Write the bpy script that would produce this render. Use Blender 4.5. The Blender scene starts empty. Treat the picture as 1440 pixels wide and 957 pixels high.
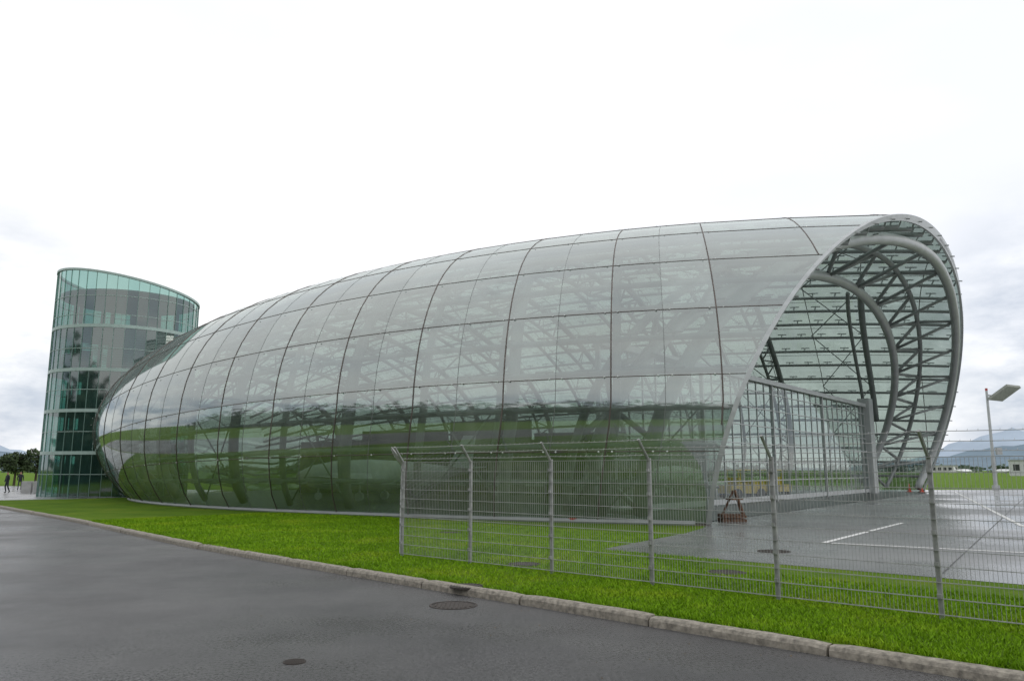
import bpy, bmesh, math, random
import numpy as np
from mathutils import Vector, Matrix
random.seed(7); rng=np.random.default_rng(7)
scene=bpy.context.scene
try:
    scene.view_settings.view_transform='Standard'; scene.view_settings.look='None'; scene.view_settings.exposure=0
except Exception: pass

# ------------------------------------------------------------------ helpers
def empty(name,loc=(0,0,0)):
    o=bpy.data.objects.new(name,None); bpy.context.collection.objects.link(o); o.location=loc; return o
def mesh_obj(name,verts,faces,mat=None,parent=None,smooth=False):
    me=bpy.data.meshes.new(name); me.from_pydata([tuple(v) for v in verts],[],[tuple(f) for f in faces]); me.update()
    o=bpy.data.objects.new(name,me); bpy.context.collection.objects.link(o)
    if mat is not None: me.materials.append(mat)
    if smooth: me.polygons.foreach_set('use_smooth',[True]*len(me.polygons))
    if parent is not None: o.parent=parent
    return o
class MB:
    def __init__(s): s.v=[]; s.f=[]
    def add(s,v,f):
        n=len(s.v); s.v.extend([tuple(x) for x in v]); s.f.extend([tuple(i+n for i in q) for q in f])
    def box(s,c,dx,dy,dz,ang=0.0,ax=None):
        cx,cy,cz=c; ca,sa=math.cos(ang),math.sin(ang); vs=[]
        for z in (-dz/2,dz/2):
            for x,y in ((-dx/2,-dy/2),(dx/2,-dy/2),(dx/2,dy/2),(-dx/2,dy/2)):
                vs.append((cx+x*ca-y*sa,cy+x*sa+y*ca,cz+z))
        s.add(vs,[(3,2,1,0),(4,5,6,7),(0,1,5,4),(1,2,6,5),(2,3,7,6),(3,0,4,7)])
    def tube(s,pts,r,n=6,cap=True,r2=None):
        pts=[Vector(p) for p in pts]; N=len(pts)
        if N<2: return
        up=Vector((0,0,1)); rings=[]
        prev=None
        for i,p in enumerate(pts):
            t=(pts[min(i+1,N-1)]-pts[max(i-1,0)])
            if t.length<1e-9: t=Vector((0,0,1))
            t.normalize()
            if prev is None:
                a=up if abs(t.z)<.9 else Vector((1,0,0))
                x=t.cross(a).normalized()
            else:
                x=prev-t*prev.dot(t)
                if x.length<1e-6: x=t.cross(up)
                x.normalize()
            prev=x; y=t.cross(x)
            rr=r if r2 is None else r+(r2-r)*i/(N-1)
            rings.append([p+x*(rr*math.cos(2*math.pi*k/n))+y*(rr*math.sin(2*math.pi*k/n)) for k in range(n)])
        base=len(s.v)
        for R in rings: s.v.extend([tuple(q) for q in R])
        for i in range(N-1):
            for k in range(n):
                a=base+i*n+k; b=base+i*n+(k+1)%n
                s.f.append((a,b,b+n,a+n))
        if cap:
            s.f.append(tuple(base+k for k in range(n))[::-1]); s.f.append(tuple(base+(N-1)*n+k for k in range(n)))
    def obj(s,name,mat,parent=None,smooth=False): return mesh_obj(name,s.v,s.f,mat,parent,smooth)

def new_mat(name):
    m=bpy.data.materials.new(name); m.use_nodes=True; nt=m.node_tree; nt.nodes.clear()
    out=nt.nodes.new('ShaderNodeOutputMaterial'); return m,nt,out
def L(nt,a,b): nt.links.new(a,b)
def noise(nt,scale,detail=4,rough=.6,vec=None,coord='Object'):
    n=nt.nodes.new('ShaderNodeTexNoise'); n.inputs['Scale'].default_value=scale; n.inputs['Detail'].default_value=detail; n.inputs['Roughness'].default_value=rough
    if vec is None:
        tc=nt.nodes.new('ShaderNodeTexCoord'); vec=tc.outputs[coord]
    L(nt,vec,n.inputs['Vector']); return n.outputs['Fac']
def ramp(nt,fac,stops):
    r=nt.nodes.new('ShaderNodeValToRGB'); L(nt,fac,r.inputs['Fac'])
    e=r.color_ramp.elements
    while len(e)<len(stops): e.new(0.5)
    for i,(p,c) in enumerate(stops):
        e[i].position=p; e[i].color=(c[0],c[1],c[2],1) if hasattr(c,'__len__') else (c,c,c,1)
    return r.outputs['Color']
def mixc(nt,fac,a,b,mode='MIX'):
    m=nt.nodes.new('ShaderNodeMix'); m.data_type='RGBA'; m.blend_type=mode
    for i,val in ((0,fac),(6,a),(7,b)):
        if hasattr(val,'links') or hasattr(val,'is_linked'): L(nt,val,m.inputs[i])
        elif i==0: m.inputs[0].default_value=val
        else: m.inputs[i].default_value=(val[0],val[1],val[2],1)
    return m.outputs[2]
def math_n(nt,op,a,b=0.0,clamp=False):
    m=nt.nodes.new('ShaderNodeMath'); m.operation=op; m.use_clamp=clamp
    for i,val in ((0,a),(1,b)):
        if hasattr(val,'is_linked'): L(nt,val,m.inputs[i])
        else: m.inputs[i].default_value=val
    return m.outputs[0]
def simple(name,col,rough=.6,metal=0.0,var=.15,scale=3.0,bump=0.0,bscale=40,spec=.5):
    m,nt,out=new_mat(name); b=nt.nodes.new('ShaderNodeBsdfPrincipled'); L(nt,b.outputs[0],out.inputs[0])
    f=noise(nt,scale,3); lo=[c*(1-var) for c in col]; hi=[min(1,c*(1+var)) for c in col]
    L(nt,ramp(nt,f,[(.3,lo),(.7,hi)]),b.inputs['Base Color'])
    b.inputs['Roughness'].default_value=rough; b.inputs['Metallic'].default_value=metal
    b.inputs['Specular IOR Level'].default_value=spec
    if bump>0:
        bm=nt.nodes.new('ShaderNodeBump'); bm.inputs['Strength'].default_value=bump; bm.inputs['Distance'].default_value=.02
        L(nt,noise(nt,bscale,6),bm.inputs['Height']); L(nt,bm.outputs[0],b.inputs['Normal'])
    return m

def glass_mat(name,tint,dcol,dfac,gfloor,rough=.03,attr=None):
    m,nt,out=new_mat(name)
    tr=nt.nodes.new('ShaderNodeBsdfTransparent'); gl=nt.nodes.new('ShaderNodeBsdfGlossy'); df=nt.nodes.new('ShaderNodeBsdfDiffuse')
    gl.inputs['Roughness'].default_value=rough; gl.inputs['Color'].default_value=(.84,.88,.86,1)
    tc_=nt.nodes.new('ShaderNodeTexCoord'); mp_=nt.nodes.new('ShaderNodeMapping'); mp_.inputs['Scale'].default_value=(1,1,.35); L(nt,tc_.outputs['Object'],mp_.inputs[0])
    dirt=noise(nt,.9,3,.7,mp_.outputs[0])
    if attr:
        a=nt.nodes.new('ShaderNodeAttribute'); a.attribute_name=attr
        v=math_n(nt,'MULTIPLY_ADD',a.outputs['Fac'],.40); v.node.inputs[2].default_value=.80
        mm=nt.nodes.new('ShaderNodeVectorMath'); mm.operation='SCALE'; mm.inputs[0].default_value=tint; L(nt,v,mm.inputs['Scale'])
        L(nt,mm.outputs[0],tr.inputs['Color'])
        dv=math_n(nt,'MULTIPLY_ADD',a.outputs['Fac'],.8); dv.node.inputs[2].default_value=.6
    else:
        tr.inputs['Color'].default_value=(*tint,1); dv=None
    df.inputs['Color'].default_value=(*dcol,1)
    m1=nt.nodes.new('ShaderNodeMixShader')
    d1=math_n(nt,'MULTIPLY',dirt,dfac*2.0)
    if dv is not None: d1=math_n(nt,'MULTIPLY',d1,dv)
    L(nt,d1,m1.inputs[0]); L(nt,tr.outputs[0],m1.inputs[1]); L(nt,df.outputs[0],m1.inputs[2])
    lw=nt.nodes.new('ShaderNodeLayerWeight'); lw.inputs['Blend'].default_value=.5
    p=math_n(nt,'POWER',lw.outputs['Facing'],3.5)
    fac=math_n(nt,'MULTIPLY_ADD',p,.55); fac.node.inputs[2].default_value=gfloor
    m2=nt.nodes.new('ShaderNodeMixShader'); L(nt,fac,m2.inputs[0]); L(nt,m1.outputs[0],m2.inputs[1]); L(nt,gl.outputs[0],m2.inputs[2])
    L(nt,m2.outputs[0],out.inputs[0])
    return m

# ------------------------------------------------------------------ world
w=bpy.data.worlds.new('World'); scene.world=w; w.use_nodes=True; nt=w.node_tree; nt.nodes.clear()
out=nt.nodes.new('ShaderNodeOutputWorld'); bg=nt.nodes.new('ShaderNodeBackground'); L(nt,bg.outputs[0],out.inputs[0]); bg.inputs['Strength'].default_value=.1
sky=nt.nodes.new('ShaderNodeTexSky'); sky.sky_type='NISHITA'; sky.sun_disc=False; sky.sun_elevation=math.radians(35); sky.sun_rotation=math.radians(83)
tc=nt.nodes.new('ShaderNodeTexCoord'); sep=nt.nodes.new('ShaderNodeSeparateXYZ'); L(nt,tc.outputs['Generated'],sep.inputs[0])
mp=nt.nodes.new('ShaderNodeMapping'); L(nt,tc.outputs['Generated'],mp.inputs[0]); mp.inputs['Scale'].default_value=(1,1,2.6); mp.inputs['Location'].default_value=(.3,.2,.1)
nz=noise(nt,4.6,7,.58,mp.outputs[0])
cl=ramp(nt,nz,[(.40,0),(.60,1)])
def maprange(v,a,b,c,d):
    m=nt.nodes.new('ShaderNodeMapRange'); m.clamp=True; m.interpolation_type='SMOOTHSTEP'; L(nt,v,m.inputs[0])
    for i,x in enumerate((a,b,c,d)): m.inputs[i+1].default_value=x
    return m.outputs[0]
elev=maprange(sep.outputs['Z'],.14,.34,1,0)
ax=math_n(nt,'ABSOLUTE',sep.outputs['X']); side=maprange(ax,.43,.55,0,1)
mask=math_n(nt,'MULTIPLY',math_n(nt,'MULTIPLY',elev,side),cl)
cloud=mixc(nt,mask,(11.6,11.6,11.7),(5.6,6.3,7.4))
nz2=noise(nt,1.6,5,.5,mp.outputs[0]); g=ramp(nt,nz2,[(.35,(.88,.90,.94)),(.6,(1,1,1))])
cloud=mixc(nt,1.0,cloud,g,'MULTIPLY')
final=mixc(nt,.94,sky.outputs[0],cloud)
L(nt,final,bg.inputs['Color'])
sd=bpy.data.lights.new('sun','SUN'); sd.energy=.6; sd.angle=math.radians(25); sd.color=(1,.97,.92)
so=bpy.data.objects.new('sun',sd); bpy.context.collection.objects.link(so)
so.rotation_euler=Vector((.82,.1,.57)).to_track_quat('Z','Y').to_euler()

# ------------------------------------------------------------------ camera
cd=bpy.data.cameras.new('camera'); co=bpy.data.objects.new('camera',cd); bpy.context.collection.objects.link(co); scene.camera=co
cd.sensor_width=36; cd.lens=27.45; cd.clip_end=20000; cd.clip_start=.1
co.location=(0,0,2.0); co.rotation_euler=(math.radians(90)+math.atan(182/1098),0,0)

# ------------------------------------------------------------------ materials
def grass_mat(name='grass',k=1.0,bump=True,rough=.9):
    m,nt,out=new_mat(name); b=nt.nodes.new('ShaderNodeBsdfPrincipled'); L(nt,b.outputs[0],out.inputs[0])
    a=ramp(nt,noise(nt,.45,7,.72),[(.3,(.085*k,.17*k,.008)),(.5,(.125*k,.235*k,.010)),(.70,(.20*k,.28*k,.02))])
    c=ramp(nt,noise(nt,18,5,.85),[(.3,.45),(.7,1.35)])
    L(nt,mixc(nt,1.0,a,c,'MULTIPLY'),b.inputs['Base Color']); b.inputs['Roughness'].default_value=rough; b.inputs['Specular IOR Level'].default_value=.1
    if bump:
        bm=nt.nodes.new('ShaderNodeBump'); bm.inputs['Strength'].default_value=.8; bm.inputs['Distance'].default_value=.05
        L(nt,noise(nt,30,5,.8),bm.inputs['Height']); L(nt,bm.outputs[0],b.inputs['Normal'])
    return m
M_grass=grass_mat('grass_ground',.85)
def wet_mat(name,c0,c1,r0,r1,scale,fine,bump=.25,spk=(.62,1.35),bd=.012):
    m,nt,out=new_mat(name); b=nt.nodes.new('ShaderNodeBsdfPrincipled'); L(nt,b.outputs[0],out.inputs[0])
    a=ramp(nt,noise(nt,scale,7,.65),[(.35,c0),(.65,c1)])
    fn_=noise(nt,fine,6,.95)
    c=ramp(nt,fn_,[(.38,spk[0]),(.62,spk[1])])
    L(nt,mixc(nt,1.0,a,c,'MULTIPLY'),b.inputs['Base Color'])
    r1_=ramp(nt,noise(nt,scale*.7,5,.6),[(.38,r0),(.62,r1)])
    r2_=ramp(nt,fn_,[(.40,.7),(.60,1.35)])
    L(nt,mixc(nt,1.0,r1_,r2_,'MULTIPLY'),b.inputs['Roughness'])
    bm=nt.nodes.new('ShaderNodeBump'); bm.inputs['Strength'].default_value=bump; bm.inputs['Distance'].default_value=bd
    L(nt,fn_,bm.inputs['Height']); L(nt,bm.outputs[0],b.inputs['Normal'])
    return m
M_road=wet_mat('wet_asphalt',(.050,.050,.051),(.098,.097,.096),.24,.52,.30,24,1.0,(.15,2.4),.03)
M_apron=wet_mat('wet_concrete',(.14,.145,.145),(.23,.23,.23),.08,.50,.18,30,.22)
M_path=wet_mat('wet_paving',(.2,.2,.2),(.27,.27,.27),.15,.4,.3,40,.15)
M_floor=simple('hangar_floor',(.05,.055,.052),.35,var=.2,scale=.4)
M_kerb=simple('kerb_granite',(.27,.245,.20),.75,var=.45,scale=14,bump=.6,bscale=70)
M_paint=simple('white_paint',(.72,.72,.70),.6,var=.15,scale=6)
M_steel=simple('painted_steel',(.30,.32,.318),.45,.1,var=.12,scale=1)
M_steel_l=simple('light_steel',(.44,.46,.46),.4,.1,var=.1,scale=1)
M_rim=simple('rim_cladding',(.42,.44,.44),.4,.2,var=.12,scale=2)
M_seam=simple('glazing_gasket',(.10,.08,.07),.6,var=.3,scale=1)
M_seam2=simple('glass_joint',(.18,.19,.185),.5,var=.2,scale=1)
M_bolt=simple('steel_fitting',(.6,.62,.61),.3,.3)
M_galv=simple('galvanised_steel',(.30,.305,.30),.45,.4,var=.25,scale=8)
M_wire=simple('fence_wire',(.36,.365,.36),.5,.3,var=.2,scale=8)
M_dark=simple('dark_panel',(.02,.025,.024),.5)
M_iron=simple('cast_iron',(.055,.045,.038),.6,.3,var=.4,scale=20,bump=.6,bscale=50)
M_white=simple('white_gloss',(.75,.76,.77),.25,var=.05)
M_glass=glass_mat('hangar_glass',(.50,.60,.55),(.33,.37,.35),.26,.27,.05,attr='pane')
M_glass_f=glass_mat('facade_glass',(.84,.89,.87),(.3,.34,.33),.02,.07)
M_glass_t=glass_mat('tower_glass',(.25,.49,.43),(.08,.20,.175),.20,.19,.04)

# ------------------------------------------------------------------ ground
KERB=[(40,-27.6),(14,-1.6),(4.75,7.70),(2.94,9.43),(.79,11.61),(-1.25,13.62),(-5.22,17.67),(-8.63,21.25),(-12.2,25.4),(-16.2,30.2),(-26,41.0),(-40,56.5),(-70,88)]
S=9000
ground=mesh_obj('ground',[(-S,-S,-.05),(S,-S,-.05),(S,S,-.05),(-S,S,-.05)],[(0,1,2,3)],M_grass)
kn=len(KERB)
def offs(P,d):
    o=[]
    for i,p in enumerate(P):
        a=Vector(P[max(0,i-1)]); b=Vector(P[min(len(P)-1,i+1)]); t=(b-a).normalized(); n=Vector((t.y,-t.x))
        o.append((p[0]+n.x*d,p[1]+n.y*d))
    return o
kb=offs(KERB,.16)
ang=[(S*.97*math.cos(a),S*.97*math.sin(a)) for a in np.linspace(math.radians(-40),math.radians(130),kn)]
lv=[(x,y,.11) for x,y in kb]+[(x,y,.11) for x,y in ang]
lawn=mesh_obj('lawn',lv,[(i+1,i,kn+i,kn+i+1) for i in range(kn-1)],M_grass)
ro=offs(KERB,-9.5)
road=mesh_obj('road',[(x,y,0) for x,y in KERB]+[(x,y,0) for x,y in ro],[(i,i+1,kn+i+1,kn+i) for i in range(kn-1)],M_road)
kb_m=MB()
path=[Vector(p) for p in KERB]
def resample(P,step):
    o=[P[0]]; rem=step; i=0; cur=P[0]
    while i<len(P)-1:
        d=(P[i+1]-cur).length
        if d>=rem:
            cur=cur+(P[i+1]-cur).normalized()*rem; o.append(cur); rem=step
        else:
            rem-=d; i+=1; cur=P[i]
    return o
RS=resample(path,2.35)
for i in range(len(RS)-1):
    a,b=RS[i],RS[i+1]; t=(b-a).normalized(); n=Vector((t.y,-t.x)); g=.014
    a2=a+t*g; b2=b-t*g; h=.13+random.uniform(-.012,.012); o=random.uniform(-.014,.014)
    prof=[(0+o,-.02),(0.005+o,h-.05),(.03+o,h-.014),(.06+o,h),(.165+o,h),(.18+o,h-.02),(.18+o,.0)]
    vs=[];K=14
    for k in range(K):
        q=a2+(b2-a2)*k/(K-1)
        for (dx,z) in prof:
            jx=random.uniform(-.004,.004); jz=random.uniform(-.004,.004) if z>0 else 0
            e=.014 if k in (0,K-1) and z>.05 else 0
            vs.append((q.x+n.x*(dx+jx),q.y+n.y*(dx+jx),z+jz-e))
    P=len(prof); fs=[]
    for k in range(K-1):
        for j in range(P-1): fs.append((k*P+j,k*P+j+1,(k+1)*P+j+1,(k+1)*P+j))
    fs.append(tuple(range(P))[::-1]); fs.append(tuple((K-1)*P+j for j in range(P)))
    kb_m.add(vs,fs)
kerb=kb_m.obj('kerb',M_kerb,None,False)
AP=[(2.15,19.4),(8.56,13.5),(40,-15),(150,-15),(150,90),(51,77.5),(34,77.5),(20,62),(12,44),(6.3,26.4),(5.2,24.2)]
apron=mesh_obj('apron',[(x,y,.116) for x,y in AP],[tuple(range(len(AP)))],M_apron)
def strip(a,b,wd,z):
    a=Vector(a);b=Vector(b);t=(b-a).normalized();n=Vector((-t.y,t.x))*wd/2
    return [(a.x+n.x,a.y+n.y,z),(a.x-n.x,a.y-n.y,z),(b.x-n.x,b.y-n.y,z),(b.x+n.x,b.y+n.y,z)]
mk=MB()
for a,b in (((8.2,21.1),(14.1,28.9)),((8.35,20.98),(24,10.2)),((39.8,71.6),(17.3,27.1))):
    mk.add(strip(a,b,.16,.1245),[(0,1,2,3)])
mk.obj('apron_marking',M_paint)
jt=MB()
u_=Vector((.565,.825)); v_=Vector((.736,-.68))
for k in range(1,9):
    a=Vector((5.2,22.6))+u_*(k*6.5); jt.add(strip(a,a+v_*60,.03,.1200),[(0,1,2,3)])
for k in range(1,7):
    a=Vector((3.2,19.4))+v_*(k*6.5); jt.add(strip(a,a+u_*(50),.03,.1215),[(0,1,2,3)])
jt.obj('apron_joints',simple('joint_sealant',(.05,.05,.05),.5))
pv=[(-70,89),(-40,57),(-33.5,50.0),(-29.5,52.5),(-26,57),(-27,75),(-60,95)]
mesh_obj('pavement',[(x,y,.116) for x,y in pv],[tuple(range(len(pv)))],M_path)
def manhole(x,y,z,r,name='manhole_cover'):
    m=MB(); n=32
    for (r0,r1,z0,z1) in ((0,r*.86,.006,.006),(r*.9,r,.003,.010)):
        vs=[];fs=[]
        for k in range(n):
            a=2*math.pi*k/n; vs+= [(x+r0*math.cos(a),y+r0*math.sin(a),z+z1),(x+r1*math.cos(a),y+r1*math.sin(a),z+z1),(x+r1*math.cos(a),y+r1*math.sin(a),z-.02)]
        for k in range(n):
            q=(k+1)%n; fs.append((k*3,k*3+1,q*3+1,q*3)); fs.append((k*3+1,k*3+2,q*3+2,q*3+1))
        m.add(vs,fs)
    for i in range(-4,5):
        hw=math.sqrt(max(0,(r*.8)**2-(i*r*.18)**2)); m.box((x+i*r*.18,y,z+.010),r*.07,2*hw,.006)
    return m.obj(name,M_iron)
MH=[(4.0,15.1,.36),(.25,16.4,.33),(-.75,13.35,.28),(-1.9,24.5,.33)]
manhole(-.88,12.2,0.0,.36); manhole(6.15,18.9,.118,.38); manhole(-2.3,8.7,0,.12)
for x,y,r in MH: manhole(x,y,.115,r)

def in_poly(x,y,P):
    c=False;n=len(P)
    for i in range(n):
        x1,y1=P[i];x2,y2=P[(i+1)%n]
        if (y1>y)!=(y2>y) and x<(x2-x1)*(y-y1)/(y2-y1)+x1: c=not c
    return c
bv=[];bf=[]
N=170000
t=rng.random(N)**1.35
for i in range(N):
    s=t[i]*36; bx=8.5-.717*s; by=4.1+.70*s
    wv=(rng.random()**1.25)*(5.2 if s<12 else 11)
    x=bx+.7*wv+.0; y=by+.7*wv
    if x+y<12.45+.24 : continue
    if x<-8 and x+y<12.9+.15*(-8-x): continue
    if in_poly(x,y,AP): continue
    if x>-6 and (x+5)*.35+ (y-34.6)>0: continue
    if any((x-a)**2+(y-b)**2<(r+.01)**2 for a,b,r in MH): continue
    edge=(x+y<12.95)
    h=rng.uniform(.025,.06)*(1.3 if edge else 1); a=rng.random()*6.28; wd=rng.uniform(.004,.009)*(1+math.hypot(x,y)/16); lx,ly=rng.normal(0,.025,2)
    if edge: lx-=.03*rng.random(); ly-=.03*rng.random()
    c,s_=math.cos(a)*wd,math.sin(a)*wd
    n=len(bv); bv+= [(x-c,y-s_,.105),(x+c,y+s_,.105),(x+lx,y+ly,.11+h)]; bf.append((n,n+1,n+2))
mesh_obj('grass',bv,bf,grass_mat('grass_blade',1.5,False,.7))
db=MB()
for i in range(150):
    s=rng.random()*26; off=rng.random()**2*5; x=6.5-.707*s-.707*off-.1; y=5.7+.707*s-.707*off-.1; r=rng.uniform(.008,.022); a=rng.random()*6.28
    db.add([(x+r*math.cos(a+k*2.1)*(.6+.4*(k%2)),y+r*math.sin(a+k*2.1),.004+.006*(k%2)) for k in range(3)],[(0,1,2)])
db.obj('fallen_leaves',simple('dead_leaf',(.16,.11,.05),.8,var=.5,scale=10))

# ------------------------------------------------------------------ hangar
hangar=empty('glass_hangar')
Mx=Vector((12.187,53.072,4.084)); A_,B_,C_=44.832,27.195,12.366; psi,tau=2.771,.017
D=Vector((math.cos(psi)*math.cos(tau),math.sin(psi)*math.cos(tau),math.sin(tau)))
E=Vector((-math.sin(psi),math.cos(psi),0)); W=D.cross(E); 
if W.z<0: W=-W
NC=Vector((math.cos(-.608),math.sin(-.608),-.372)); KC=-10.214
Z0=.10
def Sp(p,off=0):
    return math.sqrt(max(0,1-(p/(A_-off))**2))
def X(p,be,off=0.0):
    s=Sp(p,off*.6)
    return Mx+D*p+E*((B_*s-off)*math.cos(be) if B_*s>off else 0)+W*((C_*s-off)*math.sin(be) if C_*s>off else 0)
_rc={}
def P0(be):
    k=round(be,4)
    if k in _rc: return _rc[k]
    lo,hi=-34.0,6.0
    for _ in range(40):
        m=(lo+hi)/2
        if NC.dot(X(m,be))-KC>0: lo=m
        else: hi=m
    _rc[k]=(lo+hi)/2; return _rc[k]
def bbase(p):
    a=(Mx.z+p*math.sin(tau)-Z0)/(C_*max(Sp(p),.01)*W.z)
    return math.asin(min(.995,a))
def pcurve(pi_,be):
    if be>math.pi/2: near=math.pi-be
    else: near=be
    if near>=0: sh=(3.2+.14*max(pi_,0))*math.sin(near)**2*(1-max(0,pi_)/46)
    else: sh=(.9)*min(1,(-near/.33))**1.2
    if be>math.pi/2: sh*=.6
    return min(pi_+sh,A_*.999)
def solve(pi_,tt,rim=False,dp=0.0):
    p=pi_; be=0
    for _ in range(12):
        bb=bbase(p); be=-bb+tt*(math.pi+2*bb)
        q=P0(be)+dp if rim else max(pcurve(pi_,be),P0(be)+dp)
        p=.5*p+.5*q
    return p,be
TWC=Vector((-30.4,60.8)); TWR=5.1
major=[-17.0,-13,-9,-5.0,-1.2,2.9,6.8,10.6,14.3,17.9,21.4,24.8,28.1,31.3,34.3,37.2,39.8,42,43.8,44.7]
ribs=[]
for i,p in enumerate(major):
    ribs.append((p,True))
    if i<len(major)-1 and p>-6 and p<38: ribs.append(((p+major[i+1])/2,False))
NL=18; SUB=3; NT=NL*SUB
cols=[('rim',[solve(-10,j/NT,True) for j in range(NT+1)])]
for p,mj in ribs: cols.append((mj,[solve(p,j/NT) for j in range(NT+1)]))
verts=[];idx={}
for ci,(mj,col) in enumerate(cols):
    for j,(p,be) in enumerate(col): idx[(ci,j)]=len(verts); verts.append(X(p,be))
faces=[];pane=[]
panr={}
for ci in range(len(cols)-1):
    for j in range(NT):
        a,b,c,d=idx[(ci,j)],idx[(ci,j+1)],idx[(ci+1,j+1)],idx[(ci+1,j)]
        w1=(verts[a]-verts[d]).length; w2=(verts[b]-verts[c]).length
        if w1<.02 and w2<.02: continue
        ctr=(verts[a]+verts[b]+verts[c]+verts[d])/4
        if (Vector((ctr.x,ctr.y))-TWC).length<TWR: continue
        faces.append((a,d,c,b)); key=(ci,j//SUB)
        if key not in panr: panr[key]=random.random()
        pane.append(panr[key])
hull=mesh_obj('glass_shell',verts,faces,M_glass,hangar,True)
at=hull.data.attributes.new('pane','FLOAT','FACE'); at.data.foreach_set('value',pane)
sm=MB(); sm2=MB(); bolts=MB()
def okp(v): return (Vector((v.x,v.y))-TWC).length>TWR
for ci,(mj,col) in enumerate(cols):
    if mj=='rim': continue
    run=[]
    for j,(p,be) in enumerate(col):
        v=verts[idx[(ci,j)]]
        ok=(v-verts[idx[(0,j)]]).length>.25 and okp(v)
        if ok: run.append(v)
        if (not ok or j==NT) and run:
            if len(run)>1: (sm if mj else sm2).tube(run,.030 if mj else .013,4)
            run=[]
for l in range(NL+1):
    j=l*SUB; run=[]
    for ci in range(len(cols)):
        v=verts[idx[(ci,j)]]
        if okp(v):
            if not run or (v-run[-1]).length>.05: run.append(v)
    if len(run)>1: sm.tube(run,.018 if l else .09,4)
    if l<NL:
        for ci,(mj,col) in enumerate(cols):
            if mj=='rim' or col[j][0]>38 or l==0: continue
            v=verts[idx[(ci,j)]]
            if (v-verts[idx[(0,j)]]).length<.4 or not okp(v) : continue
            nrm=(v-Mx); nrm=Vector((nrm.x/B_**2,nrm.y/B_**2,nrm.z/C_**2)).normalized()
            t=Vector((0,0,1)).cross(nrm).normalized(); u=nrm.cross(t)
            for sx in (-.24,.24):
                q=v+t*sx+u*.0+nrm*.03; r=.042
                bolts.add([q+t*r,q+u*r,q-t*r,q-u*r,q+nrm*.03],[(0,1,4),(1,2,4),(2,3,4),(3,0,4)])
sm.obj('seams',M_seam,hangar); sm2.obj('glass_joints',M_seam2,hangar); bolts.obj('glass_fittings',M_bolt,hangar)

def rim_pt(tt,off,dp):
    p,be=solve(-10,tt,True,dp); return X(p,be,off)
rimm=MB(); st=MB(); lt=MB()
NR=96
def fw(tt): return .14+.50*min(1,max(0,(tt-.25)/.3))
R_out=[rim_pt(i/NR,-.03,-.05) for i in range(NR+1)]
R_in=[rim_pt(i/NR,fw(i/NR),-.02) for i in range(NR+1)]
R_out2=[rim_pt(i/NR,-.03,.12) for i in range(NR+1)]
R_in2=[rim_pt(i/NR,fw(i/NR),.12) for i in range(NR+1)]
vs=[];fs=[]
for i in range(NR+1): vs+= [R_out[i],R_in[i],R_in2[i],R_out2[i]]
for i in range(NR):
    for k in range(4): fs.append((i*4+k,i*4+(k+1)%4,(i+1)*4+(k+1)%4,(i+1)*4+k))
rimm.add(vs,fs)
rimm.obj('rim_flange',M_rim,hangar)
pf=MB()
for i in range(int(NR*.9),NR*2-2):
    a=rim_pt(i/(NR*2),.2,-.065); b=rim_pt(i/(NR*2),.40,-.065); t=(rim_pt((i+.3)/(NR*2),.2,-.065)-a)
    pf.add([a,b,b+t,a+t],[(0,1,2,3)])
pf.obj('rim_slots',M_dark,hangar)
def nr(tt,a,b):
    k=min(1,max(0,(tt-.12)/.36)); k=k*k*(3-2*k); return a+(b-a)*k
Rt=[rim_pt(i/NR,1.15,nr(i/NR,2.6,.55)) for i in range(NR+1)]
lt.tube(Rt,.30,10)
R3=[rim_pt(i/NR,1.3,nr(i/NR,5.5,3.0)) for i in range(NR+1)]
st.tube(R3,.17,8)
R4=[rim_pt(i/NR,2.9,nr(i/NR,5.0,5.0)) for i in range(NR+1)]
lt.tube(R4,.30,8)
for i in range(0,NR,6):
    st.tube([R3[i],R4[min(NR,i+3)]],.12,6); st.tube([R4[min(NR,i+3)],R3[min(NR,i+6)]],.12,6)
    st.tube([Rt[i],R4[min(NR,i+3)]],.11,6)
    if i%12==0: st.tube([Rt[i],R3[i]],.11,6)
for p in [-13,-5.5,2.9,10.6,17.9,24.8,31.3,37.2]:
    run=[];run2=[]
    for j in range(NT+1):
        q,be=solve(p,j/NT)
        if q<P0(be)+5.5 or not okp(X(q,be)):
            if len(run)>2: st.tube(run,.24,8); st.tube(run2,.14,6)
            run=[];run2=[];continue
        run.append(X(q,be,1.0)); run2.append(X(min(q+.9,43),be,1.85))
    if len(run)>2:
        st.tube(run,.24,8); st.tube(run2,.14,6)
        for k in range(0,len(run)-2,2):
            st.tube([run[k],run2[k+1]],.07,5); st.tube([run2[k+1],run[k+2]],.07,5)
for p in [-1.2,6.8,14.3,21.4,28.1]:
    run=[X(*solve(p,j/NT),.9) for j in range(NT+1) if solve(p,j/NT)[0]>P0(solve(p,j/NT)[1])+1]
    run=[r for r in run if okp(r)]
    st.tube(run,.16,6)
lt.obj('rim_tube',M_steel_l,hangar,True)
st.obj('steel_arches',M_steel,hangar,True)
pu=MB(); br=MB()
NPU=34
for l in range(1,NPU):
    tt=l/NPU; run=[]
    for p in np.linspace(-19,42,40):
        q,be=solve(float(p),tt)
        if q<P0(be)+.3+1e-3:
            q=P0(be)+.3
        v=X(q,be,.6)
        if not okp(v): break
        if not run or (v-run[-1]).length>.4: run.append(v)
    if len(run)>2:
        pu.tube(run,.115,6)
        for k in range(0,len(run)-1):
            q=run[k]; c=Vector((q.x-Mx.x,q.y-Mx.y,(q.z-Mx.z)*3)).normalized()
            br.tube([q,q+c*.45],.05,4)
            t=(run[k+1]-q).normalized()*.35
            br.tube([q+c*.42-t,q+c*.42+t],.04,4)
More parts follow.
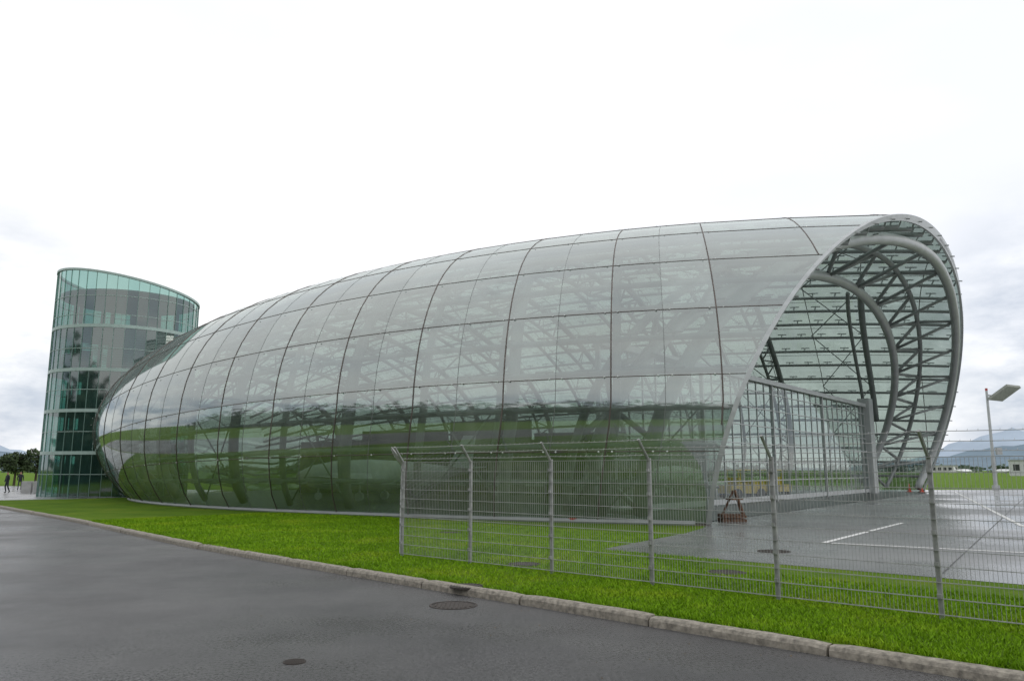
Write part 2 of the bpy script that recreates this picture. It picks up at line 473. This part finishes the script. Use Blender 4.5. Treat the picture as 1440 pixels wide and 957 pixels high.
for l in range(0,NL,2):
    for ci in range(1,len(major)-4,2):
        for sgn in (0,1):
            a=solve(major[ci],(l+(2 if sgn else 0))/NL); b=solve(major[ci+1],(l+(0 if sgn else 2))/NL)
            if a[0]<P0(a[1])+.5 or b[0]<P0(b[1])+.5: continue
            va,vb=X(a[0],a[1],.9),X(b[0],b[1],.9)
            if okp(va) and okp(vb): pu.tube([va,(va+vb)/2,vb],.04,5)
pu.obj('purlins',M_steel,hangar,True); br.obj('glass_brackets',M_steel,hangar)
near=[X(p,-bbase(p)) for p in np.linspace(-3.5,41,40)]; far=[X(p,math.pi+bbase(p)) for p in np.linspace(41,-17,40)]
poly=[(v.x,v.y,.132) for v in near+far]
mesh_obj('floor',poly,[tuple(range(len(poly)))],M_floor,hangar)
pl=MB(); run=[X(p,-bbase(p))+Vector((0,0,.06)) for p in np.linspace(-3.8,41,50)]
pl.tube(run,.16,6); pl.obj('base_plinth',M_steel,hangar)
fc=MB(); fg=MB(); fa=Vector((3.6,32.4)); fb=Vector((29.3,65.2)); fd=(fb-fa); FL=fd.length; fd.normalize(); FH=7.3; fang=math.atan2(fd.y,fd.x)
n=int(FL/1.25)
for i in range(n+1):
    q=fa+fd*(FL*i/n); big=(i%8==0)
    fc.box((q.x,q.y,FH/2+.12),.06 if not big else .12,.08 if not big else .2,FH-.01,fang)
mid=(fa+fb)/2
for z in (.25,1.3,2.35,3.4,4.45,5.5,6.5,7.2):
    fc.box((mid.x,mid.y,z+.1),FL,.09 if z<7 else .45,.05 if z not in(.25,7.2) else .28,fang)
fn=Vector((-fd.y,fd.x))
fg.add([(fa.x,fa.y,.135),(fb.x,fb.y,.135),(fb.x,fb.y,FH),(fa.x,fa.y,FH)],[(0,1,2,3)])
for k in range(int(FL/3)):
    a=fa+fd*(3*k); b=fa+fd*(3*k+1.5); c=fa+fd*(3*k+3)
    fc.tube([(a.x,a.y,7.4),(b.x+fn.x*1.2,b.y+fn.y*1.2,7.4)],.06,5); fc.tube([(b.x+fn.x*1.2,b.y+fn.y*1.2,7.4),(c.x,c.y,7.4)],.06,5)
fg.obj('door_glazing',M_glass_f,hangar); fc.obj('door_frame',M_steel_l,hangar)
pp=MB(); pp.box((fb.x+fd.x*.7,fb.y+fd.y*.7,4.0),1.3,.9,7.8,fang); pp.obj('door_pylon',M_steel_l,hangar)
M_backdrop=simple('dark_green_backdrop',(.018,.030,.023),.6,var=.4,scale=.5)
wl=MB(); ps=np.linspace(2,36,30)
for k in range(len(ps)-1):
    a=Mx+D*ps[k]-E*(B_*Sp(ps[k])*.86); b=Mx+D*ps[k+1]-E*(B_*Sp(ps[k+1])*.86)
    wl.add([(a.x,a.y,.13),(b.x,b.y,.13),(b.x,b.y,5.0),(a.x,a.y,5.0)],[(0,1,2,3)])  # added along the far side to darken the view through the lower glass
# added mid-hall panels and slab, a made-up backdrop for the dark lower band
for p0_,p1_,hh in ((5,12,4.6),(12.3,19,5.6),(19.3,27,5.0),(27.3,33,4.2)):
    a=Mx+D*p0_-E*2.0; b=Mx+D*p1_-E*2.0; c=(a+b)/2
    wl.box((c.x,c.y,.14+hh/2),(b-a).length,.3,hh,psi)
c=Mx+D*19-E*3.6; wl.box((c.x,c.y,3.2),28,2.8,.25,psi)
wl.obj('dark_backdrop',M_backdrop,hangar)

def aircraft(loc,ang,sc=1.0):
    e=empty('propeller_aircraft',loc); e.rotation_euler=(0,0,ang); e.scale=(sc,sc,sc)
    m=MB(); prof=[(-7,.15,2.2),(-5,.45,2.05),(-2,.95,1.9),(1,1.15,1.85),(4,1.1,1.8),(6,.8,1.75),(7.2,.35,1.7)]
    vs=[];n=14
    for x,r,z in prof:
        for k in range(n):
            a=2*math.pi*k/n; vs.append((x,r*math.cos(a),z+r*math.sin(a)))
    fs=[]
    for i in range(len(prof)-1):
        for k in range(n): fs.append((i*n+k,i*n+(k+1)%n,(i+1)*n+(k+1)%n,(i+1)*n+k))
    fs.append(tuple(range(n))); fs.append(tuple((len(prof)-1)*n+k for k in range(n)))
    m.add(vs,fs); m.obj('fuselage',M_white,e,True)
    wg=MB()
    for s in (-1,1):
        wg.add([(1.5,0,1.3),(-1,0,1.3),(-.6,9*s,1.8),(.7,9*s,1.8),(1.5,0,1.55),(-1,0,1.45),(-.6,9*s,1.85),(.7,9*s,1.88)],[(0,1,2,3),(4,5,6,7),(0,3,7,4),(1,2,6,5),(2,3,7,6)])
        wg.add([(-5.6,0,2.3),(-7,0,2.3),(-6.9,3*s,2.4),(-6.1,3*s,2.4),(-5.6,0,2.42),(-7,0,2.42),(-6.9,3*s,2.46),(-6.1,3*s,2.46)],[(0,1,2,3),(4,5,6,7),(0,3,7,4),(1,2,6,5),(2,3,7,6)])
        wg.tube([(.8,1.8*s,1.5),(.8,1.8*s,.35)],.08,6); wg.tube([(.8,1.8*s-.1,.35),(.8,1.8*s+.1,.35)],.33,14)
        wg.tube([(2.6,2.6*s,1.6),(1.5,2.6*s,1.6),(-.4,2.6*s,1.6)],.42,10)
    wg.add([(-5.2,-.06,2.4),(-7,-.06,2.4),(-7.3,-.06,4.6),(-6.4,-.06,4.6),(-5.2,.06,2.4),(-7,.06,2.4),(-7.3,.06,4.6),(-6.4,.06,4.6)],[(0,1,2,3),(4,5,6,7),(0,3,7,4),(1,2,6,5),(2,3,7,6)])
    wg.tube([(5.4,0,1.2),(5.4,0,.3)],.07,6); wg.tube([(5.4,-.1,.28),(5.4,.1,.28)],.28,14)
    wg.obj('wings_and_gear',M_white,e)
aircraft((-8,49,.13),math.radians(160),.85); aircraft((14,66,.13),math.radians(230),.75)
M_yel=simple('yellow_paint',(.62,.42,.03),.4,var=.1); M_rub=simple('rubber',(.025,.025,.025),.8)
def tug(x,y,ang):
    e=empty('tow_tractor',(x,y,.132)); e.rotation_euler=(0,0,ang)
    b=MB(); b.box((0,0,.62),2.8,1.4,.5); b.box((.9,0,.98),.9,1.3,.26); b.box((-.35,0,.95),.6,1.1,.2); b.box((-.6,0,1.15),.12,1.1,.5); b.obj('body',M_yel,e)
    c=MB()
    for sx in (-.7,.35):
        for sy in (-.55,.55): c.tube([(sx,sy,.85),(sx,sy,1.85)],.035,5)
    c.box((-.18,0,1.88),1.3,1.3,.07); c.tube([(.2,.2,1.1),(0,.2,1.3)],.03,5); c.obj('canopy',M_yel,e)
    wh=MB()
    for sx in (-.95,.95):
        for sy in (-.68,.68): wh.tube([(sx,sy-.12,.34),(sx,sy+.12,.34)],.34,16)
    wh.obj('wheels',M_rub,e)
tug(15.2,52.5,.4); tug(18.6,57.5,2.2)
def cone(x,y):
    e=empty('traffic_cone',(x,y,.118)); b=MB(); b.box((0,0,.025),.42,.42,.05); b.tube([(0,0,.05),(0,0,.3)],.16,12,r2=.1); b.tube([(0,0,.3),(0,0,.44)],.1,12,False,r2=.075); b.tube([(0,0,.44),(0,0,.72)],.075,12,r2=.025)
    b.obj('body',simple('orange_red_plastic',(.55,.06,.02),.5,var=.1),e)
cone(34.6,69.2); cone(35.5,68.9)

# ------------------------------------------------------------------ tower
tower=empty('glass_tower')
cx,cy=TWC; R=TWR; NS=44
def ztop(a):
    dirL=Vector((-.894,-.448)); return 16.1+.85*(Vector((math.cos(a),math.sin(a))).dot(dirL))
tg=MB(); vs=[];fs=[]
for k in range(NS):
    a=2*math.pi*k/NS; vs+= [(cx+R*math.cos(a),cy+R*math.sin(a),.12),(cx+R*math.cos(a),cy+R*math.sin(a),ztop(a))]
for k in range(NS): q=(k+1)%NS; fs.append((2*k,2*q,2*q+1,2*k+1))
tg.add(vs,fs); tg.obj('curtain_glass',M_glass_t,tower)
tm=MB()
for k in range(NS):
    a=2*math.pi*k/NS; x,y=cx+(R+.02)*math.cos(a),cy+(R+.02)*math.sin(a); tm.box((x,y,(ztop(a)+.1)/2),.04,.03,ztop(a)-.15,a)
tm.obj('mullions',simple('tower_mullion',(.16,.26,.23),.4),tower)
def ring(m,r0,r1,z0,z1,n=64,f=None):
    vs=[];fs=[]
    for k in range(n):
        a=2*math.pi*k/n; dz=f(a) if f else 0; c,s=math.cos(a),math.sin(a)
        vs+= [(cx+r0*c,cy+r0*s,z0+dz),(cx+r1*c,cy+r1*s,z0+dz),(cx+r1*c,cy+r1*s,z1+dz),(cx+r0*c,cy+r0*s,z1+dz)]
    for k in range(n):
        q=(k+1)%n
        for e in range(4): fs.append((4*k+e,4*k+(e+1)%4,4*q+(e+1)%4,4*q+e))
    m.add(vs,fs)
sl=MB(); fd_=MB()
for z in (3.2,6.2,9.15,12.35):
    ring(sl,R-.35,R+.05,z-.12,z+.12)
    ring(fd_,.02,R-.4,z-.12,z+.12)
ring(sl,R-.12,R+.08,-.16,.0,64,ztop)
for z in (1.7,4.7,7.7,10.7,13.2,14.6): ring(sl,R-.02,R+.03,z-.02,z+.02)
sl.obj('slab_edges',simple('tower_band',(.34,.44,.41),.4,var=.1),tower); 
ring(fd_,.02,R-.3,15.0,15.15)
fd_.obj('floor_slabs',simple('tower_slab',(.10,.15,.14),.7),tower)
lv_=MB()
for z in np.arange(9.5,12.1,.16): ring(lv_,R-.16,R-.08,z,z+.05,44)
lv_.obj('louvres',M_steel,tower)
cr=MB()
cr.box((cx-1.0,cy-1.4,4.7),2.6,1.6,9.2,.5); cr.box((cx+1.8,cy-.2,6.2),2.6,2.2,12.2,.5); cr.box((cx+.2,cy+2.6,6.2),7,.4,12.2,-.45)
cr.box((cx+.2,cy+2.4,13.8),3.2,.4,2.3,-.45)
for a in np.linspace(0,2*math.pi,9)[:-1]: cr.tube([(cx+3.8*math.cos(a),cy+3.8*math.sin(a),.12),(cx+3.8*math.cos(a),cy+3.8*math.sin(a),15.0)],.16,8)
for f_ in (3.35,6.35,9.3,.12):
    for k in range(12):
        a=rng.random()*6.28; r_=rng.uniform(2.5,4.4); cr.box((cx+r_*math.cos(a),cy+r_*math.sin(a),f_+.7),.9,.6,rng.uniform(.9,2.4),a)
cr.obj('core',M_dark,tower)

# ------------------------------------------------------------------ fence
def fence(p0,p1,nspan,name,arms=True,last=True,coarse=.05,flip=False):
    e=empty(name); po=MB(); ms=MB(); a=Vector(p0);b=Vector(p1);d=(b-a); Ln=d.length; d.normalize(); n=Vector((-d.y,d.x))
    if n.dot(Vector((-.684,-.729)))<0: n=-n
    base=.11; top=2.17; ang=math.atan2(d.y,d.x)
    for i in range(nspan+(1 if last else 0)):
        q=a+d*(Ln*i/nspan)
        jx,jy=random.uniform(-.015,.015),random.uniform(-.015,.015)
        po.box((q.x,q.y,(base+top)/2-.02),.06,.045,top-base+.1,ang)
        e1=(q.x+n.x*.30+jx,q.y+n.y*.30+jy,top+.34)
        po.tube([(q.x,q.y,top-.02),e1],.026,6)
        for z in (.4,.8,1.2,1.6,2.0): po.box((q.x+n.x*.045,q.y+n.y*.045,z),.05,.04,.05,ang)
    o=n*.04
    for i in range(int(Ln/coarse)):
        q=a+d*(i*coarse)+o; ms.box((q.x,q.y,(base+top)/2+.02),.0042,.0042,top-base-.06,ang)
    m=(a+b)/2
    for z in np.arange(base+.06,top+.01,.2):
        for s in (.012,-.012):
            qq=m+o+n*s*1.0; ms.box((qq.x,qq.y,float(z)),Ln,.009,.009,ang)
    for k in (.25,.6,.97):
        sag=[]
        for i in range(nspan*4+1):
            q=a+d*(Ln*i/(nspan*4))+n*.30*k; sag.append((q.x,q.y,top+.34*k-.015*math.sin(math.pi*(i%4)/4)))
        ms.tube(sag,.0045,4)
        for i in range(int(Ln/.12)):
            q=a+d*(i*.12)+n*.30*k; zz=top+.34*k; ms.tube([(q.x-.012,q.y-.012,zz-.016),(q.x+.012,q.y+.012,zz+.014)],.003,3,False)
    po.obj('posts',M_galv,e); ms.obj('wire_mesh',M_wire,e); return e
F0=Vector((5.54,10.5)); F1=Vector((-2.46,18.0)); st_=(F0-F1)/5
fence(F1,F1+st_*9,9,'wire_mesh_fence')
fence(F1,(-4.75,34.2),6,'wire_mesh_fence',coarse=.06)

# ------------------------------------------------------------------ floodlight mast
lm=empty('street_lamp'); bx,by=46.8,76.8
p=MB(); p.tube([(bx,by,.1),(bx,by,9.7)],.17,10,r2=.11)
p.tube([(bx,by,9.3),(bx+.9,by,9.15)],.08,6); p.box((bx,by,.3),.5,.5,.5); p.box((bx+.5,by-.2,3.8),.5,.3,.7); p.obj('pole',M_steel_l,lm)
h=MB(); c=Vector((bx+1.75,by,9.5)); 
dx=Vector((1.0,0,.68)); dy=Vector((.88,.35,-.04)); dz=Vector((-.06,0,.10))
vs=[c+dx*i+dy*j+dz*k for k in (-1,1) for i,j in((-1,-1),(1,-1),(1,1),(-1,1))]
h.add(vs,[(3,2,1,0),(4,5,6,7),(0,1,5,4),(1,2,6,5),(2,3,7,6),(3,0,4,7)]); h.obj('lamp_head',simple('lamp_housing',(.26,.28,.24),.4),lm)
r=MB(); r.tube([(bx,by,9.7),(bx,by,9.95)],.12,8); r.obj('obstruction_light',simple('red_lens',(.40,.06,.05),.4),lm)

# ------------------------------------------------------------------ distant things
def hills(name,r,segs,col,seed):
    rg=np.random.default_rng(seed); vs=[];fs=[]; n=240
    a=np.linspace(math.radians(20),math.radians(160),n)
    def prof(az):
        h=0
        for (c,wd,hh) in segs: h=max(h,hh*math.exp(-((az-c)/wd)**2))
        return h
    ph=rg.random(8)*6.28
    for i in range(n):
        u=math.degrees(a[i]); h=prof(90-u)
        h*=1+.10*sum(math.sin(u*f+ph[k])/(k+1) for k,f in enumerate((.9,1.9,3.7,7.1,13)))
        for k,fr in enumerate((0,.35,.7,1)):
            rr=r+k*350; vs.append((rr*math.cos(a[i]),rr*math.sin(a[i]),-5+h*fr*(1+.04*math.sin(k*3+i*.7))))
    for i in range(n-1):
        for k in range(3): fs.append((i*4+k,i*4+k+1,(i+1)*4+k+1,(i+1)*4+k))
    return mesh_obj(name,vs,fs,col,None,True)
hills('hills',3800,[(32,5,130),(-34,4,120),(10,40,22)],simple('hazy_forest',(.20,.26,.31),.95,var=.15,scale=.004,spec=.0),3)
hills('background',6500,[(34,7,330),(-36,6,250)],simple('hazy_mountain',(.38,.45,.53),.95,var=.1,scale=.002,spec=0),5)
def crown(m,c,rad,n,leaf):
    for _ in range(n):
        d=Vector(rng.normal(size=3)); d.normalize(); rr=rng.random()**.4
        q=Vector(c)+Vector((d.x*rad[0]*rr,d.y*rad[1]*rr,d.z*rad[2]*rr))
        u=Vector(rng.normal(size=3)).normalized(); v=u.cross(Vector(rng.normal(size=3))).normalized(); s=leaf*rng.uniform(.6,1.4)
        m.add([q-u*s,q+v*s,q+u*s,q-v*s],[(0,1,2,3)])
def leafm(name,c):
    m,nt,out=new_mat(name); b=nt.nodes.new('ShaderNodeBsdfPrincipled'); L(nt,b.outputs[0],out.inputs[0])
    L(nt,ramp(nt,noise(nt,1.2,5,.8),[(.3,[x*.45 for x in c]),(.7,[x*1.5 for x in c])]),b.inputs['Base Color']); b.inputs['Roughness'].default_value=.8; return m
M_leaf=leafm('foliage',(.05,.08,.03)); M_leaf_d=leafm('dark_foliage',(.04,.06,.028)); M_bark=simple('bark',(.09,.07,.05),.9)
tl=MB()
for i in range(150):
    az=math.radians(random.uniform(-38,38)); rr=random.uniform(620,760)
    crown(tl,(rr*math.sin(az),rr*math.cos(az),2),(9,9,4),26,1.7)
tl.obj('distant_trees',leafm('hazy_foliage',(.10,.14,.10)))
fs_=MB(); npt=60
for i in range(npt):
    for k in range(4):
        s=-110+i*230/npt+random.uniform(-2,2); dd=44+k*7+random.uniform(-2,2)
        x=-.707*dd+.707*(-s); y=-.707*dd+.707*s; hh=7+k*4.0+random.uniform(-2.0,3.0)
        crown(fs_,(x,y,hh*.6),(4.8,4.8,hh*.62),52,.9)
bv=[];bf=[]
for i in range(41):
    s=-120+i*6; 
    for dd,z in ((54,0),(63,12),(90,17)):
        bv.append((-.707*dd-.707*s,-.707*dd+.707*s,z*(1+.15*math.sin(i*.9))-.1))
for i in range(40):
    for k in range(2): bf.append((i*3+k,i*3+k+1,i*3+k+4,i*3+k+3))
fo=mesh_obj('forest',fs_.v,fs_.f,M_leaf_d); mesh_obj('slope',bv,bf,simple('dark_undergrowth',(.02,.035,.013),.9,var=.5,scale=.3),fo)
def tree(x,y,h,wd,conifer=False):
    e=empty('conifer_tree' if conifer else 'deciduous_tree',(x,y,.1)); t=MB(); t.tube([(0,0,0),(.05,0,h*.5),(0,.05,h*.85)],.16,8,r2=.04)
    for k in range(7):
        a=k*2.4; z=h*(.3+.08*k); t.tube([(0,0,z),(math.cos(a)*wd*.35,math.sin(a)*wd*.35,z+h*.12)],.05,5,r2=.015)
    t.obj('trunk',M_bark,e); c=MB()
    if conifer:
        for k in range(14):
            z=h*(.15+.06*k); r=wd*.5*(1-k/14.5)
            for q in range(10):
                a=rng.random()*6.28; crown(c,(math.cos(a)*r*.7,math.sin(a)*r*.7,z),(r*.4+.1,r*.4+.1,.25),26,.12)
    else:
        for q in range(16):
            a=rng.random()*6.28; r=rng.random()**.5*wd*.38; z=h*rng.uniform(.4,.88)
            crown(c,(math.cos(a)*r,math.sin(a)*r,z),(wd*.2,wd*.2,h*.13),110,.13)
    c.obj('crown',M_leaf,e)
tree(-68.5,100,3.4,4.5,True); tree(-71,104,3.6,5); tree(-61.5,98,4.2,4.0); tree(-59.5,99,4.8,3.4)
def lowbuild(name,x,y,wx,wy,h,ang,col):
    e=empty(name,(x,y,.1)); e.rotation_euler=(0,0,ang); b=MB(); b.box((0,0,h/2),wx,wy,h); b.obj('walls',simple(name+'_wall',col,.7),e)
    r=MB(); r.box((0,0,h+.15),wx+.6,wy+.6,.3); r.obj('roof',M_steel,e)
    g=MB(); n=int(wx/3)
    for i in range(n): g.box((-wx/2+wx*(i+.5)/n,-wy/2-.03,h*.55),wx/n*.6,.05,h*.4)
    g.obj('windows',M_dark,e); return e
lowbuild('airport_building',172,262,12,10,5.0,-.5,(.50,.51,.51)); lowbuild('airport_building',300,560,26,14,5,-.4,(.45,.45,.44))
for (x,y,a) in ((225,395,.3),(250,400,2.8)): aircraft((x,y,.1),a,.8)

pal=empty('wooden_pallet_stack',(8.25,30.0,.12)); pm=MB()
for k in range(2):
    for j in range(4): pm.box((-.35+j*.22,0,.14*k+.1),.14,.9,.025)
    for j in range(3): pm.box((0,-.36+j*.36,.14*k+.04),.9,.1,.08)
pm.tube([(.4,-.3,.2),(.1,-.2,1.15)],.045,5); pm.tube([(.45,.2,.2),(.15,.0,1.1)],.045,5); pm.tube([(-.3,.2,.2),(.1,.0,1.12)],.045,5); pm.box((.12,-.05,.8),.5,.4,.05,.4)
pm.obj('planks',simple('weathered_wood',(.16,.085,.05),.8,var=.5,scale=5),pal)
hs=MB()
for k in range(4): hs.tube([(2.4+.36*math.cos(a),29.4+.22*math.sin(a)+.0,.13+.04*k) for a in np.linspace(0,6.28,20)],.022,6)
hs.obj('fire_hose',simple('red_hose',(.36,.06,.03),.6))
def person(x,y,ang):
    e=empty('pedestrian',(x,y,.118)); e.rotation_euler=(0,0,ang)
    J=[(0,0,.95,.15),(0,.01,1.18,.14),(0,.0,1.40,.16),(0,0,1.50,.07),(0,.02,1.60,.09),(0,.02,1.70,.085),
       (.19,0,1.40,.065),(.25,.02,1.14,.05),(.24,.1,.90,.038),(-.19,0,1.40,.065),(-.25,-.02,1.14,.05),(-.22,.06,.90,.038),
       (.1,0,.90,.09),(.11,.08,.5,.065),(.11,-.02,.07,.045),(.11,.14,.04,.04),(-.1,0,.90,.09),(-.11,-.02,.5,.065),(-.11,-.2,.09,.045),(-.11,-.06,.04,.04)]
    Ed=[(0,1),(1,2),(2,3),(3,4),(4,5),(2,6),(6,7),(7,8),(2,9),(9,10),(10,11),(0,12),(12,13),(13,14),(14,15),(0,16),(16,17),(17,18),(18,19)]
    me=bpy.data.meshes.new('body'); me.from_pydata([j[:3] for j in J],Ed,[]); o=bpy.data.objects.new('body',me); bpy.context.collection.objects.link(o); o.parent=e
    o.modifiers.new('skin','SKIN'); sv=me.skin_vertices[0].data
    for i,j in enumerate(J): sv[i].radius=(j[3],j[3]*.85); sv[i].use_root=(i==0)
    s=o.modifiers.new('sub','SUBSURF'); s.levels=2; s.render_levels=2
    m,nt,out=new_mat('clothes'); b=nt.nodes.new('ShaderNodeBsdfPrincipled'); L(nt,b.outputs[0],out.inputs[0]); b.inputs['Roughness'].default_value=.85
    tc=nt.nodes.new('ShaderNodeTexCoord'); sp=nt.nodes.new('ShaderNodeSeparateXYZ'); L(nt,tc.outputs['Object'],sp.inputs[0])
    z=math_n(nt,'DIVIDE',sp.outputs['Z'],1.8); rp=ramp(nt,z,[(0,(.02,.02,.02)),(.05,(.025,.03,.04)),(.52,(.02,.022,.03)),(.83,(.35,.2,.14)),(.93,(.03,.02,.015))]); rp.node.color_ramp.interpolation='CONSTANT'
    L(nt,rp,b.inputs['Base Color']); me.materials.append(m); return e
person(-42.3,66.5,2.6); person(-46.5,75,.4)
lb=MB(); 
for k in range(2): lb.box((-40.9+k*.9,67.0+k*.2,.6),.75,.45,.95,.2)
lb.obj('concrete_planter',simple('pale_concrete',(.45,.45,.44),.8))
